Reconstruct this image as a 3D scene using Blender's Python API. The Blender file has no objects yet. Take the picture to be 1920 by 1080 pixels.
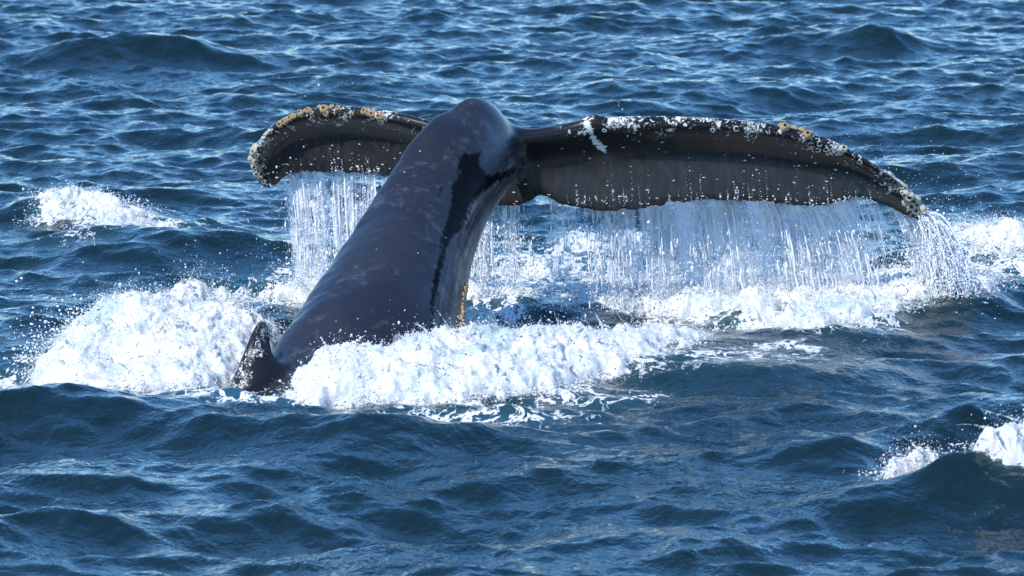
import bpy, bmesh, math, random
import numpy as np
from mathutils import Vector, Matrix
from mathutils.bvhtree import BVHTree
from mathutils.kdtree import KDTree

rng = np.random.default_rng(7)
random.seed(7)
scene = bpy.context.scene
col = scene.collection

# ------------------------------------------------------------------ camera
CAM_Y, CAM_Z, PITCH, LENS = -30.0, 4.4, math.radians(7.8), 200.0
cam_data = bpy.data.cameras.new("camera")
cam_data.lens = LENS
cam_data.sensor_width = 36.0
cam_data.clip_start = 0.5
cam_data.clip_end = 9000.0
cam = bpy.data.objects.new("camera", cam_data)
cam.location = (0, CAM_Y, CAM_Z)
cam.rotation_euler = (math.radians(90) - PITCH, 0, 0)
cam_data.dof.use_dof = True
cam_data.dof.focus_distance = 30.3
cam_data.dof.aperture_fstop = 8.0
col.objects.link(cam)
scene.camera = cam

# ------------------------------------------------------------------ sky and sun
SUN_DIR = Vector((-0.40, -0.42, 0.80)).normalized()      # towards the sun
world = bpy.data.worlds.new("World")
scene.world = world
world.use_nodes = True
wn = world.node_tree
bg = wn.nodes["Background"]
sky = wn.nodes.new("ShaderNodeTexSky")
sky.sky_type = 'NISHITA'
sky.sun_disc = False
sky.sun_elevation = math.asin(SUN_DIR.z)
sky.sun_rotation = math.atan2(SUN_DIR.x, SUN_DIR.y)
sky.air_density = 1.5
sky.dust_density = 0.0
sky.ozone_density = 10.0
sky.altitude = 1500
sat = wn.nodes.new("ShaderNodeHueSaturation")     # the photograph's colours are strongly saturated
sat.inputs["Saturation"].default_value = 1.12
wn.links.new(sky.outputs[0], sat.inputs["Color"])
wn.links.new(sat.outputs[0], bg.inputs[0])
bg.inputs[1].default_value = 0.15

sun_data = bpy.data.lights.new("sun", 'SUN')
sun_data.energy = 2.75
sun_data.angle = math.radians(0.53)
sun_data.color = (1.0, 0.955, 0.89)
sun = bpy.data.objects.new("sun", sun_data)
sun.rotation_euler = (-SUN_DIR).to_track_quat('-Z', 'Y').to_euler()
sun.location = (-10, -10, 25)
col.objects.link(sun)

scene.view_settings.view_transform = 'Standard'
scene.view_settings.look = 'None'
scene.view_settings.exposure = 0.95
scene.view_settings.gamma = 1.0
scene.render.engine = 'CYCLES'
scene.cycles.max_bounces = 10
scene.cycles.transparent_max_bounces = 24
scene.cycles.caustics_reflective = False
scene.cycles.caustics_refractive = False

# ------------------------------------------------------------------ helpers
FPX = 1920.0 * LENS / 36.0
def P(px, py, Y):
    """world point seen at photo position (px, py) when it stands at depth Y"""
    a, b = (px - 960) / FPX, (540 - py) / FPX
    dy = math.cos(PITCH) + b * math.sin(PITCH)
    dz = -math.sin(PITCH) + b * math.cos(PITCH)
    t = (Y - CAM_Y) / dy
    return np.array([a * t, Y, CAM_Z + dz * t])
def G(px, py, z=0.0):
    """point at height z (the mean sea level) seen at photo position"""
    b = (540 - py) / FPX
    dy = math.cos(PITCH) + b * math.sin(PITCH)
    dz = -math.sin(PITCH) + b * math.cos(PITCH)
    t = (z - CAM_Z) / dz
    return np.array([(px - 960) / FPX * t, CAM_Y + dy * t, z])

def sstep(a, b, x):
    t = np.clip((x - a) / (b - a), 0, 1)
    return t * t * (3 - 2 * t)

_perm = np.random.default_rng(11).permutation(512).astype(np.int64)
_grad = np.random.default_rng(12).normal(size=(512, 3))
_grad /= np.linalg.norm(_grad, axis=1)[:, None]
def noise3(p):
    """gradient noise, p (n,3) -> about -0.7..0.7"""
    i = np.floor(p).astype(np.int64); f = p - i
    u = f * f * f * (f * (f * 6 - 15) + 10)
    def g(dx, dy, dz):
        h = _perm[(_perm[(_perm[(i[:, 0] + dx) & 511] + i[:, 1] + dy) & 511] + i[:, 2] + dz) & 511]
        gr = _grad[h]
        return gr[:, 0] * (f[:, 0] - dx) + gr[:, 1] * (f[:, 1] - dy) + gr[:, 2] * (f[:, 2] - dz)
    x00 = g(0,0,0) * (1 - u[:,0]) + g(1,0,0) * u[:,0]
    x10 = g(0,1,0) * (1 - u[:,0]) + g(1,1,0) * u[:,0]
    x01 = g(0,0,1) * (1 - u[:,0]) + g(1,0,1) * u[:,0]
    x11 = g(0,1,1) * (1 - u[:,0]) + g(1,1,1) * u[:,0]
    y0 = x00 * (1 - u[:,1]) + x10 * u[:,1]
    y1 = x01 * (1 - u[:,1]) + x11 * u[:,1]
    return (y0 * (1 - u[:,2]) + y1 * u[:,2]) * 1.5
def fbm(p, octs=4, gain=0.5):
    s = np.zeros(len(p)); a = 1.0; q = np.array(p, float)
    for _ in range(octs):
        s += a * noise3(q); q = q * 2.03 + 17.3; a *= gain
    return s
def billow(p, octs=4, gain=0.5):
    s = np.zeros(len(p)); a = 1.0; q = np.array(p, float)
    for _ in range(octs):
        s += a * (1 - 2.2 * np.abs(noise3(q))); q = q * 2.1 + 9.1; a *= gain
    return s

def mesh_from(name, verts, faces, mat=None, smooth=True, attrs=None, uv=None):
    """verts (n,3), faces (m,3) or (m,4) numpy -> object data"""
    me = bpy.data.meshes.new(name)
    verts = np.asarray(verts, np.float32); faces = np.asarray(faces, np.int32)
    k = faces.shape[1]
    me.vertices.add(len(verts)); me.vertices.foreach_set("co", verts.ravel())
    me.loops.add(faces.size); me.loops.foreach_set("vertex_index", faces.ravel())
    me.polygons.add(len(faces))
    me.polygons.foreach_set("loop_start", np.arange(0, faces.size, k, dtype=np.int32))
    me.polygons.foreach_set("loop_total", np.full(len(faces), k, np.int32))
    me.polygons.foreach_set("use_smooth", np.full(len(faces), smooth, bool))
    me.update(calc_edges=True)
    for an, av in (attrs or {}).items():
        at = me.attributes.new(an, 'FLOAT', 'POINT')
        at.data.foreach_set("value", np.asarray(av, np.float32))
    if uv is not None:
        ul = me.uv_layers.new(name="uv")
        ul.data.foreach_set("uv", np.asarray(uv, np.float32)[faces.ravel()].ravel())
    if mat: me.materials.append(mat)
    return me
def link(name, me, parent=None, **props):
    o = bpy.data.objects.new(name, me)
    col.objects.link(o)
    if parent: o.parent = parent
    for k, v in props.items(): o[k] = v
    return o
def grid_faces(ny, nx):
    i = np.arange(ny * nx).reshape(ny, nx)
    return np.stack([i[:-1, :-1], i[:-1, 1:], i[1:, 1:], i[1:, :-1]], -1).reshape(-1, 4)

class NT:
    """small helper for node materials"""
    def __init__(self, name):
        self.m = bpy.data.materials.new(name); self.m.use_nodes = True
        self.t = self.m.node_tree; self.t.nodes.clear()
        self.out = self.t.nodes.new("ShaderNodeOutputMaterial")
    def n(self, typ, **kw):
        nd = self.t.nodes.new("ShaderNode" + typ)
        for k, v in kw.items():
            if k.startswith("i_"):
                key = k[2:]
                key = int(key) if key.isdigit() else key.replace("_", " ")
                self.set(nd, key, v)
            else: setattr(nd, k, v)
        return nd
    def set(self, nd, key, v):
        s = nd.inputs[key]
        if isinstance(v, bpy.types.NodeSocket): self.t.links.new(v, s)
        elif hasattr(v, "outputs"): self.t.links.new(v.outputs[0], s)
        else: s.default_value = v
    def math(self, op, a, b=None, c=None, clamp=False):
        nd = self.n("Math", operation=op, use_clamp=clamp); self.set(nd, 0, a)
        if b is not None: self.set(nd, 1, b)
        if c is not None: self.set(nd, 2, c)
        return nd.outputs[0]
    def ramp(self, v, a, b, lo=0.0, hi=1.0):
        nd = self.n("MapRange", interpolation_type='SMOOTHSTEP')
        for k, x in zip(range(5), (v, a, b, lo, hi)): self.set(nd, k, x)
        return nd.outputs[0]
    def mix(self, f, a, b):
        nd = self.n("Mix", data_type='RGBA'); self.set(nd, 0, f); self.set(nd, 6, a); self.set(nd, 7, b)
        return nd.outputs[2]
    def attr(self, name):
        return self.n("Attribute", attribute_name=name).outputs["Fac"]
    def noise(self, vec, scale, detail=3, rough=0.5, dist=0.0):
        nd = self.n("TexNoise"); self.set(nd, "Vector", vec)
        for k, v in (("Scale", scale), ("Detail", detail), ("Roughness", rough), ("Distortion", dist)):
            self.set(nd, k, v)
        return nd.outputs[0]
    def mapv(self, vec, scale=(1,1,1), rot=(0,0,0)):
        nd = self.n("Mapping"); self.set(nd, 0, vec); self.set(nd, 2, rot); self.set(nd, 3, scale)
        return nd.outputs[0]
    def bump(self, h, strength, dist, normal=None):
        nd = self.n("Bump"); self.set(nd, "Height", h); self.set(nd, "Strength", strength); self.set(nd, "Distance", dist)
        if normal is not None: self.set(nd, "Normal", normal)
        return nd.outputs[0]
    def done(self, shader):
        self.t.links.new(shader.outputs[0] if hasattr(shader, "outputs") else shader, self.out.inputs[0])
        return self.m

# ------------------------------------------------------------------ materials
def mat_foam():
    w = NT("white_water")
    pos = w.n("NewGeometry").outputs["Position"]
    n1 = w.noise(w.mapv(pos, (1.0, 1.0, 0.6)), 58, 5, 0.72, 0.4)
    n2 = w.n("TexVoronoi", i_Vector=pos, i_Scale=120.0).outputs[0]
    h = w.math('ADD', n1, w.math('MULTIPLY', n2, 0.25))
    c = w.mix(w.ramp(w.noise(pos, 4.5, 6, 0.65, 0.4), 0.36, 0.62), (0.52, 0.55, 0.52, 1), (0.69, 0.665, 0.625, 1))
    c = w.mix(w.ramp(w.attr("glassy"), 0.0, 1.0, 0.0, 0.7), c, (0.34, 0.45, 0.43, 1))      # clear green water over the foam
    p = w.n("BsdfPrincipled", i_Base_Color=c, i_Roughness=0.30)
    p.inputs["Subsurface Weight"].default_value = 0.6
    p.inputs["Subsurface Radius"].default_value = (0.018, 0.022, 0.025)
    p.inputs["Subsurface Scale"].default_value = 1.0
    w.set(p, "Normal", w.bump(h, 0.55, 0.012))
    # torn rim: the thin edge of the heap breaks into shreds and bubbles
    thin = w.attr("thick")
    torn = w.math('ADD', w.noise(w.mapv(pos, (1, .6, 1)), 11, 6, 0.72, 0.5), w.math('MULTIPLY', w.noise(pos, 70, 2, 0.6), 0.35))
    a = w.ramp(w.math('ADD', w.math('MULTIPLY', thin, 2.6), w.math('SUBTRACT', torn, 0.78)), -0.04, 0.10)
    tr = w.n("BsdfTransparent")
    mx = w.n("MixShader"); w.set(mx, 0, a); w.set(mx, 1, tr); w.set(mx, 2, p)
    return w.done(mx)
FOAM = mat_foam()

def mat_drops():
    w = NT("falling_water_drops")
    p = w.n("BsdfPrincipled", i_Base_Color=(0.84, 0.86, 0.88, 1), i_Roughness=0.12, i_IOR=1.33)
    p.inputs["Transmission Weight"].default_value = 0.10
    return w.done(p)
DROPS = mat_drops()

def mat_sea():
    w = NT("sea_water")
    geo = w.n("NewGeometry"); pos = geo.outputs["Position"]
    v1 = w.mapv(pos, (1.0, 0.75, 1.0), (0, 0, 0.25))
    r1 = w.noise(v1, 9, 4, 0.55, 0.3)
    v2 = w.mapv(pos, (1.0, 0.6, 1.0), (0, 0, -0.35))
    r2 = w.noise(v2, 32, 3, 0.55, 0.2)
    patch = w.ramp(w.noise(pos, 0.9, 2, 0.5), 0.4, 0.68)
    h = w.math('ADD', w.math('MULTIPLY', r1, 0.8), w.math('MULTIPLY', w.math('MULTIPLY', r2, 0.5), w.math('ADD', w.math('MULTIPLY', patch, 0.8), 0.35)))
    nrm = w.bump(h, 1.0, 0.024)
    # churned water is paler and greener where air bubbles hang under the surface
    aer = w.attr("aerated")
    deep = w.mix(w.ramp(aer, 0.0, 1.0), (0.005, 0.0145, 0.016, 1), (0.022, 0.075, 0.085, 1))
    p = w.n("BsdfPrincipled", i_Base_Color=deep, i_Roughness=0.05, i_IOR=1.33)
    w.set(p, "Normal", nrm)
    # foam lace on the surface
    foam = w.attr("foam")
    fv = w.mapv(pos, (1.0, 0.55, 1.0))
    nz = w.n("TexNoise", i_Scale=9.0, i_Detail=3.0); w.set(nz, "Vector", fv)
    add = w.n("VectorMath", operation='MULTIPLY_ADD'); w.set(add, 0, nz.outputs[1]); w.set(add, 1, (0.18, 0.18, 0.18)); w.set(add, 2, fv)
    rid = w.math('ABSOLUTE', w.math('SUBTRACT', w.noise(add.outputs[0], 6.5, 4, 0.55, 0.6), 0.5))
    lace = w.ramp(rid, 0.0, 0.11, 1.0, 0.0)
    fine = w.noise(fv, 26, 5, 0.7)
    cover = w.math('ADD', w.math('MULTIPLY', lace, 0.45), w.math('MULTIPLY', fine, 0.75))
    thr = w.math('SUBTRACT', 1.12, w.math('MULTIPLY', foam, 1.0))
    fm = w.math('MULTIPLY', w.ramp(w.math('SUBTRACT', cover, thr), -0.06, 0.12), w.ramp(foam, 0.02, 0.2), clamp=True)
    d = w.n("BsdfPrincipled", i_Base_Color=(0.65, 0.64, 0.61, 1), i_Roughness=0.5)
    w.set(d, "Normal", w.bump(w.noise(pos, 60, 4, 0.7), 0.6, 0.012))
    mx = w.n("MixShader"); w.set(mx, 0, fm); w.set(mx, 1, p); w.set(mx, 2, d)
    return w.done(mx)
SEA = mat_sea()

# ------------------------------------------------------------------ the sea
NF, LT = 2048, 40.96
def ocean_tile():
    r = np.random.default_rng(23)
    k1 = 2 * np.pi * np.fft.fftfreq(NF, LT / NF)
    kx, ky = np.meshgrid(k1, k1)
    k = np.hypot(kx, ky); k[0, 0] = 1
    def spec(lp, wind, spread, hard):
        kp = 2 * np.pi / lp
        s = k ** -4.5 * np.exp(-1.25 * (kp / k) ** 2)
        d = np.cos(np.arctan2(ky, kx) - wind)
        return s * (np.abs(d) ** spread * (d > 0) + hard)
    S = spec(2.2, math.radians(-72), 3.0, 0.05) * 1.0
    S += spec(0.8, math.radians(-115), 1.5, 0.15) * 1.6
    S += spec(0.35, math.radians(-85), 1.0, 0.3) * 0.9
    S *= np.exp(-(k / (2 * np.pi / 0.075)) ** 2)
    S[0, 0] = 0
    a = (r.normal(size=k.shape) + 1j * r.normal(size=k.shape)) * np.sqrt(S)
    h = np.fft.ifft2(a).real
    sc = 0.030 / h.std()
    dx = np.fft.ifft2(-1j * kx / k * a).real * sc
    dy = np.fft.ifft2(-1j * ky / k * a).real * sc
    return (h * sc).astype(np.float32), dx.astype(np.float32), dy.astype(np.float32)
OH, ODX, ODY = ocean_tile()
def tile(arr, x, y):
    u = (x / LT * NF) % NF; v = (y / LT * NF) % NF
    i = np.floor(u).astype(int); j = np.floor(v).astype(int); fu = u - i; fv = v - j
    i %= NF; j %= NF; i1 = (i + 1) % NF; j1 = (j + 1) % NF
    return (arr[j, i] * (1 - fu) + arr[j, i1] * fu) * (1 - fv) + (arr[j1, i] * (1 - fu) + arr[j1, i1] * fu) * fv

# single larger waves: (photo position of the crest, half length, half width, height, turn)
RIDGES = []
def ridge(px, py, ln, wd, h, turn=0.0, power=2.0):
    c = G(px, py, h * 0.6); RIDGES.append((c[0], c[1], ln, wd, h, math.radians(turn), power))
ridge(120, 775, 0.75, 0.42, 0.12, 4)
ridge(430, 805, 0.95, 0.42, 0.09, -2)
ridge(860, 815, 1.0, 0.42, 0.08, 2)
ridge(1500, 585, 1.3, 0.6, 0.07, 0)
ridge(1790, 572, 0.4, 0.5, 0.07, 0)
ridge(1840, 905, 0.70, 0.5, 0.20, 14)
ridge(1560, 830, 0.28, 0.35, 0.16, 20)
ridge(1800, 800, 0.30, 0.40, 0.13, 15)
ridge(1450, 690, 0.75, 0.75, 0.10, 10)
ridge(250, 90, 0.75, 0.6, 0.22, 0)
ridge(180, 385, 0.60, 0.5, 0.20, -14)
ridge(1840, 460, 0.60, 0.5, 0.20, 6)
ridge(1230, 160, 0.8, 0.6, 0.12, 0)
ridge(1620, 70, 0.6, 0.6, 0.16, 0)
ridge(80, 890, 0.75, 0.45, 0.13, -6)
ridge(250, 450, 1.0, 0.45, 0.10, -14)
def ridges(x, y):
    z = np.zeros_like(x)
    for cx, cy, ln, wd, h, t, pw in RIDGES:
        u = (x - cx) * math.cos(t) + (y - cy) * math.sin(t)
        v = -(x - cx) * math.sin(t) + (y - cy) * math.cos(t)
        v = v + 0.10 * np.sin(u * 3.1 + cx * 5) * wd
        near = np.where(v < 0, v / (wd * 0.85), v / (wd * 1.15))
        crest = np.exp(-np.abs(near) ** 1.5 * 1.3)
        z += h * np.exp(-(u / ln) ** 2) * crest
    return z
def calm(x, y):
    """smooth upwelling beside the tail: the chop is flattened there"""
    c = G(1420, 680)
    return 1 - 0.45 * np.exp(-((x - c[0]) / 0.9) ** 2 - ((y - c[1]) / 1.3) ** 2)
def sea_z(x, y):
    x = np.asarray(x, float); y = np.asarray(y, float)
    return tile(OH, x, y) * calm(x, y) + ridges(x, y)

# heaps of white water: blobs of (photo x, photo y of the base, radius across, radius in depth, height)
MOUNDS = []
def heap(*a, **k): MOUNDS.append((a, k))
heap("white_water", [(598, 748, .16, .30, .10), (650, 735, .22, .42, .17), (720, 728, .28, .50, .17), (800, 722, .30, .55, .20), (880, 718, .30, .60, .205),
                      (970, 710, .30, .55, .18), (1060, 698, .30, .42, .15), (1150, 678, .26, .34, .11), (1225, 660, .22, .26, .08), (1275, 648, .15, .18, .055)],
      "bright heap of white water breaking against the near flank of the tail stock", seed=1, spray=9000, spray_h=.06, edge_beads=5000)
heap("white_water", [(128, 695, .15, .40, .10), (178, 684, .22, .58, .20), (235, 672, .28, .75, .26), (300, 675, .26, .75, .25), (350, 690, .26, .65, .20), (410, 678, .27, .75, .25),
                      (448, 672, .20, .55, .20), (170, 712, .25, .3, .10), (270, 722, .3, .3, .10), (350, 720, .2, .3, .10)],
      "big pale heap of white water beyond the small dorsal fin", seed=2, spray=11000, spray_h=.08, edge_beads=7000)
heap("white_water", [(1130, 568, .25, .4, .06), (1200, 574, .3, .4, .09), (1300, 580, .32, .4, .11), (1400, 582, .32, .4, .11), (1500, 580, .32, .4, .10), (1600, 575, .3, .45, .10),
                      (1690, 568, .28, .5, .10), (1770, 560, .25, .5, .10)],
      "long low band of foam where the water curtain strikes the sea", seed=3, spray=9000, spray_h=.30, edge_beads=3000, lump=7)
heap("white_water", [(1440, 618, .16, .22, .05), (1510, 616, .2, .25, .07), (1580, 608, .2, .25, .08), (1650, 594, .18, .25, .07)],
      "ragged foam crest curling just ahead of the long foam band", seed=4, spray=1200, spray_h=.08, edge_beads=2200, lump=8)
heap("white_water", [(100, 422, .11, .22, .05), (145, 420, .16, .26, .045), (190, 425, .17, .32, .055), (235, 434, .16, .34, .06), (265, 448, .14, .3, .05), (285, 455, .13, .2, .04)],
      "small whitecap breaking on a lone wave far from the flukes' tips", seed=5, spray=2600, spray_h=.04, edge_beads=3500, lump=7, sink=0)
heap("white_water", [(1812, 490, .15, .34, .07), (1852, 490, .18, .4, .08), (1900, 494, .16, .38, .075), (1780, 497, .12, .28, .04)],
      "whitecap behind the barnacled fluke tip", seed=6, spray=3200, spray_h=.06, edge_beads=4000, lump=7, sink=0)
heap("white_water", [(1842, 942, .08, .14, .05), (1880, 942, .12, .2, .08), (1925, 940, .13, .22, .10)],
      "tumbling whitecap on the steep wave close to a pair of small splashes", seed=7, spray=500, spray_h=.12, edge_beads=700, lump=9, res=.007, sink=0)
heap("white_water", [(1698, 932, .08, .10, .06), (1738, 922, .07, .08, .07)],
      "pair of small glassy splashes on the steep wave", seed=8, spray=700, spray_h=.08, edge_beads=900, lump=16, res=.006, sink=0)
heap("white_water", [(940, 505, .10, .25, .04), (1090, 462, .16, .35, .05), (1185, 458, .16, .3, .05), (1010, 500, .14, .25, .04), (1130, 520, .18, .3, .045), (1240, 510, .16, .3, .045)],
      "broken foam patches in the gap behind the water curtain", seed=9, spray=1500, spray_h=.07, edge_beads=3000, lump=8)
heap("white_water", [(905, 625, .12, .25, .09), (945, 640, .12, .2, .06), (900, 560, .15, .35, .08), (960, 575, .14, .3, .06)],
      "frothy water at the barnacled keel of the tail stock", seed=10, spray=900, spray_h=.10, edge_beads=2000, lump=8)
heap("white_water", [(560, 560, .18, .4, .08), (620, 560, .2, .4, .08), (350, 555, .12, .3, .08), (420, 560, .12, .25, .06)],
      "froth under the thin water fall of the far fluke", seed=11, spray=2500, spray_h=.16, edge_beads=2000, lump=8)


# patches of foam on the surface: photo position, radii in metres, strength, turn
FOAMS = []
def foam_patch(px, py, rx, ry, s, turn=0.0):
    c = G(px, py); FOAMS.append((c[0], c[1], rx, ry, s, math.radians(turn)))
foam_patch(1250, 640, 0.35, 0.5, 0.50, 12)
foam_patch(1160, 700, 0.5, 0.4, 0.56, 14)
foam_patch(1350, 690, 0.8, 0.6, 0.43, 12)
foam_patch(1480, 665, 0.25, 0.35, 0.50, 10)
foam_patch(1080, 745, 0.6, 0.35, 0.54, 10)
foam_patch(1560, 618, 0.5, 0.55, 0.66)
foam_patch(1450, 600, 0.8, 0.5, 0.60)
foam_patch(1200, 560, 0.8, 0.6, 0.60)
foam_patch(1080, 480, 0.45, 0.9, 0.58)
foam_patch(1160, 455, 0.45, 0.7, 0.55)
foam_patch(990, 500, 0.45, 0.9, 0.56)
foam_patch(940, 590, 0.3, 0.8, 0.55)
foam_patch(930, 630, 0.3, 0.5, 0.6)
foam_patch(1740, 545, 0.5, 0.7, 0.55)
foam_patch(590, 530, 0.5, 0.9, 0.58)
foam_patch(420, 545, 0.4, 0.8, 0.52)
foam_patch(350, 545, 0.4, 0.6, 0.46)
foam_patch(60, 690, 0.30, 0.6, 0.52)
foam_patch(300, 745, 0.8, 0.35, 0.50)
foam_patch(480, 765, 0.5, 0.22, 0.55)
foam_patch(850, 788, 0.9, 0.30, 0.47)
foam_patch(265, 445, 0.4, 0.7, 0.60, -30)
foam_patch(150, 465, 0.5, 0.6, 0.33, -20)
foam_patch(1850, 515, 0.45, 0.7, 0.58)
foam_patch(1880, 910, 0.35, 0.3, 0.50)
def foam_field(x, y):
    f = np.zeros_like(x)
    for cx, cy, rx, ry, s, t in FOAMS:
        u = (x - cx) * math.cos(t) + (y - cy) * math.sin(t)
        v = -(x - cx) * math.sin(t) + (y - cy) * math.cos(t)
        f = np.maximum(f, s * np.exp(-((u / rx) ** 2 + (v / ry) ** 2) ** 1.2))
    for a, k in MOUNDS:
        for px, py, rx, ry, h in a[1]:
            c = G(px, py); d = ((x - c[0]) / (rx * 1.22)) ** 2 + ((y - c[1]) / (ry * 1.22)) ** 2
            f = np.maximum(f, (.55 + 2.2 * min(h, .15)) * np.exp(-d ** 1.6))
    return f

def spaced(lo, hi, step, far, ratio):
    core = np.arange(lo, hi + step / 2, step)
    out = []; s = step; p = 0.0
    while p < far: s *= ratio; p += s; out.append(p)
    out = np.array(out)
    return np.concatenate([(lo - out)[::-1], core, hi + out])
def build_sea():
    xs = spaced(-5.6, 5.6, 0.020, 4000, 1.12)
    ys = spaced(-9.0, 24.0, 0.032, 4000, 1.12)
    X, Y = np.meshgrid(xs, ys)
    sx = np.gradient(xs)[None, :]; sy = np.gradient(ys)[:, None]
    cell = np.maximum(np.broadcast_to(sx, X.shape), np.broadcast_to(sy, X.shape))
    fade = 1 - sstep(0.3, 1.0, cell)
    cl = calm(X, Y)
    Z = (tile(OH, X, Y) * cl + ridges(X, Y)) * fade
    CH = 0.8
    Xd = X - CH * tile(ODX, X, Y) * fade * cl
    Yd = Y - CH * tile(ODY, X, Y) * fade * cl
    f = foam_field(X, Y)
    # whitecap foam raises and roughens the surface a little
    inner = (f > 0.3)
    q = np.stack([X[inner] * 9, Y[inner] * 6, Z[inner] * 9], 1)
    Z[inner] += 0.030 * (f[inner] - 0.3) * billow(q, 3)
    V = np.stack([Xd, Yd, Z], -1).reshape(-1, 3)
    aer = np.clip(f.ravel() * 1.2, 0, 1)
    me = mesh_from("sea", V, grid_faces(*X.shape), SEA, attrs={"foam": f.ravel(), "aerated": aer})
    return link("sea", me, kind="structure", label="choppy deep blue sea around the diving whale", category="sea")
build_sea()
# ------------------------------------------------------------------ the whale
def spline(pts, n):
    """Catmull-Rom through rows of pts (k,d), n samples in all, chord spaced"""
    pts = np.asarray(pts, float); k = len(pts)
    d = np.concatenate([[0], np.cumsum(np.linalg.norm(np.diff(pts[:, :2], axis=0), axis=1) + 1e-6)])
    t = np.linspace(0, d[-1], n); out = np.zeros((n, pts.shape[1]))
    m = np.zeros_like(pts)
    m[1:-1] = (pts[2:] - pts[:-2]) / (d[2:] - d[:-2])[:, None]
    m[0] = (pts[1] - pts[0]) / (d[1] - d[0]); m[-1] = (pts[-1] - pts[-2]) / (d[-1] - d[-2])
    for q in range(n):
        i = min(max(np.searchsorted(d, t[q]) - 1, 0), k - 2)
        h = d[i + 1] - d[i]; u = (t[q] - d[i]) / h
        out[q] = ((2*u**3 - 3*u**2 + 1) * pts[i] + (u**3 - 2*u**2 + u) * h * m[i]
                  + (-2*u**3 + 3*u**2) * pts[i+1] + (u**3 - u**2) * h * m[i+1])
    return out
def unit(v): return v / (np.linalg.norm(v, axis=-1, keepdims=True) + 1e-9)

body_parts = []           # (verts, faces) closed pieces to fuse
samples = []              # (x,y,z, part, a, b, le) for attribute lookup
def tube_faces(n, m):
    i = np.arange(n * m).reshape(n, m)
    f = np.stack([i[:-1], np.roll(i[:-1], -1, 1), np.roll(i[1:], -1, 1), i[1:]], -1).reshape(-1, 4)
    return f
def add_piece(R):
    """R (n,m,3) rings; caps with a centre fan written as quads with a doubled corner avoided (bmesh)"""
    n, m, _ = R.shape
    V = np.concatenate([R.reshape(-1, 3), R[0].mean(0)[None], R[-1].mean(0)[None]])
    body_parts.append((V, tube_faces(n, m), n, m))

# tail stock: dorsal edge, ventral edge, half width
stock = [  # dorsal px,py,Y   ventral px,py,Y   half width
 (300, 1020, -2.75,  800, 1090, -2.0, .44), (392, 870, -2.15, 830, 900, -1.45, .42), (455, 750, -1.75, 848, 780, -1.05, .39),
 (505, 665, -1.45, 858, 690, -.82, .36), (560, 582, -1.12, 864, 618, -.58, .33), (610, 508, -.8, 872, 545, -.35, .29),
 (660, 437, -.5, 885, 485, -.1, .25), (708, 362, -.2, 905, 430, .15, .215), (750, 298, .02, 930, 385, .4, .19),
 (795, 239, .22, 957, 352, .6, .17), (842, 204, .42, 968, 342, .78, .135), (886, 182, .60, 972, 342, .9, .11),
 (914, 187, .78, 972, 346, 1.0, .068), (934, 208, .94, 982, 352, 1.06, .045), (952, 245, 1.05, 996, 360, 1.1, .04)]
SD = spline([np.append(P(a, b, c), w) for a, b, c, d, e, f, w in stock], 90)
SV = spline([P(d, e, f) for a, b, c, d, e, f, w in stock], 90)
ctr = (SD[:, :3] + SV) / 2
tan = unit(np.gradient(ctr, axis=0)); dv = SV - SD[:, :3]; ha = np.linalg.norm(dv, axis=1) / 2
dvu = unit(dv); lat = unit(np.cross(tan, dvu))
lat = lat * np.where(lat[:, 1:2] > 0, -1, 1)           # towards the near flank
th = np.linspace(0, 2 * np.pi, 64, endpoint=False)
cs, sn = np.cos(th), np.sin(th)
sl = np.sign(sn) * np.abs(sn) ** np.where(cs > 0, 1.12 + .30 * cs, 1.12)
R = ctr[:, None] - cs[None, :, None] * ha[:, None, None] * dvu[:, None] + sl[None, :, None] * SD[:, 3][:, None, None] * lat[:, None]
R += lat[:, None] * (.006 * fbm(R.reshape(-1, 3) * 5, 3).reshape(90, 64))[:, :, None] - dvu[:, None] * (.006 * (1 + cs)[None] * fbm(R.reshape(-1, 3) * 6 + 5, 2).reshape(90, 64))[:, :, None]
add_piece(R)
axl = np.linspace(0, 1, 90)
for i in range(90):
    for j in range(64): samples.append((*R[i, j], 0, axl[i], th[j] / (2 * np.pi), 9.0))

# dorsal fin
fl = [(400, 800), (422, 750), (437, 708), (453, 668), (469, 632), (482, 610), (489, 601)]
ft = [(570, 745), (545, 700), (522, 668), (510, 645), (505, 625), (502, 610), (498, 601)]
fy = [-1.82, -1.82, -1.76, -1.70, -1.68, -1.68, -1.68]
fw = [.11, .10, .08, .062, .045, .03, .012]
FL = spline([np.append(P(*p, y), w) for p, y, w in zip(fl, fy, fw)], 34)
FT = spline([P(*p, y + .12) for p, y in zip(ft, fy)], 34)
F = []
for i in range(34):
    a, b = FL[i, :3], FT[i]; ch = b - a
    nrm = unit(np.cross(ch, np.array([0.2, 0.35, 0.8]))); nrm = nrm * (-1 if nrm[1] > 0 else 1)
    ring = []
    for t in th[::2]:
        s = (1 - math.cos(t)) / 2
        hw = FL[i, 3] * (1.9 * math.sqrt(max(s, 0)) * (1 - s) ** .8)
        ring.append(a + ch * s + nrm * hw * (1 if t < math.pi else -1))
    F.append(ring)
F = np.array(F); add_piece(F)
for i in range(34):
    for j in range(32): samples.append((*F[i, j], 3, i / 33, (1 - math.cos(th[2 * j])) / 2, float(np.linalg.norm(F[i, j] - F[i, 0]))))

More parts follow.
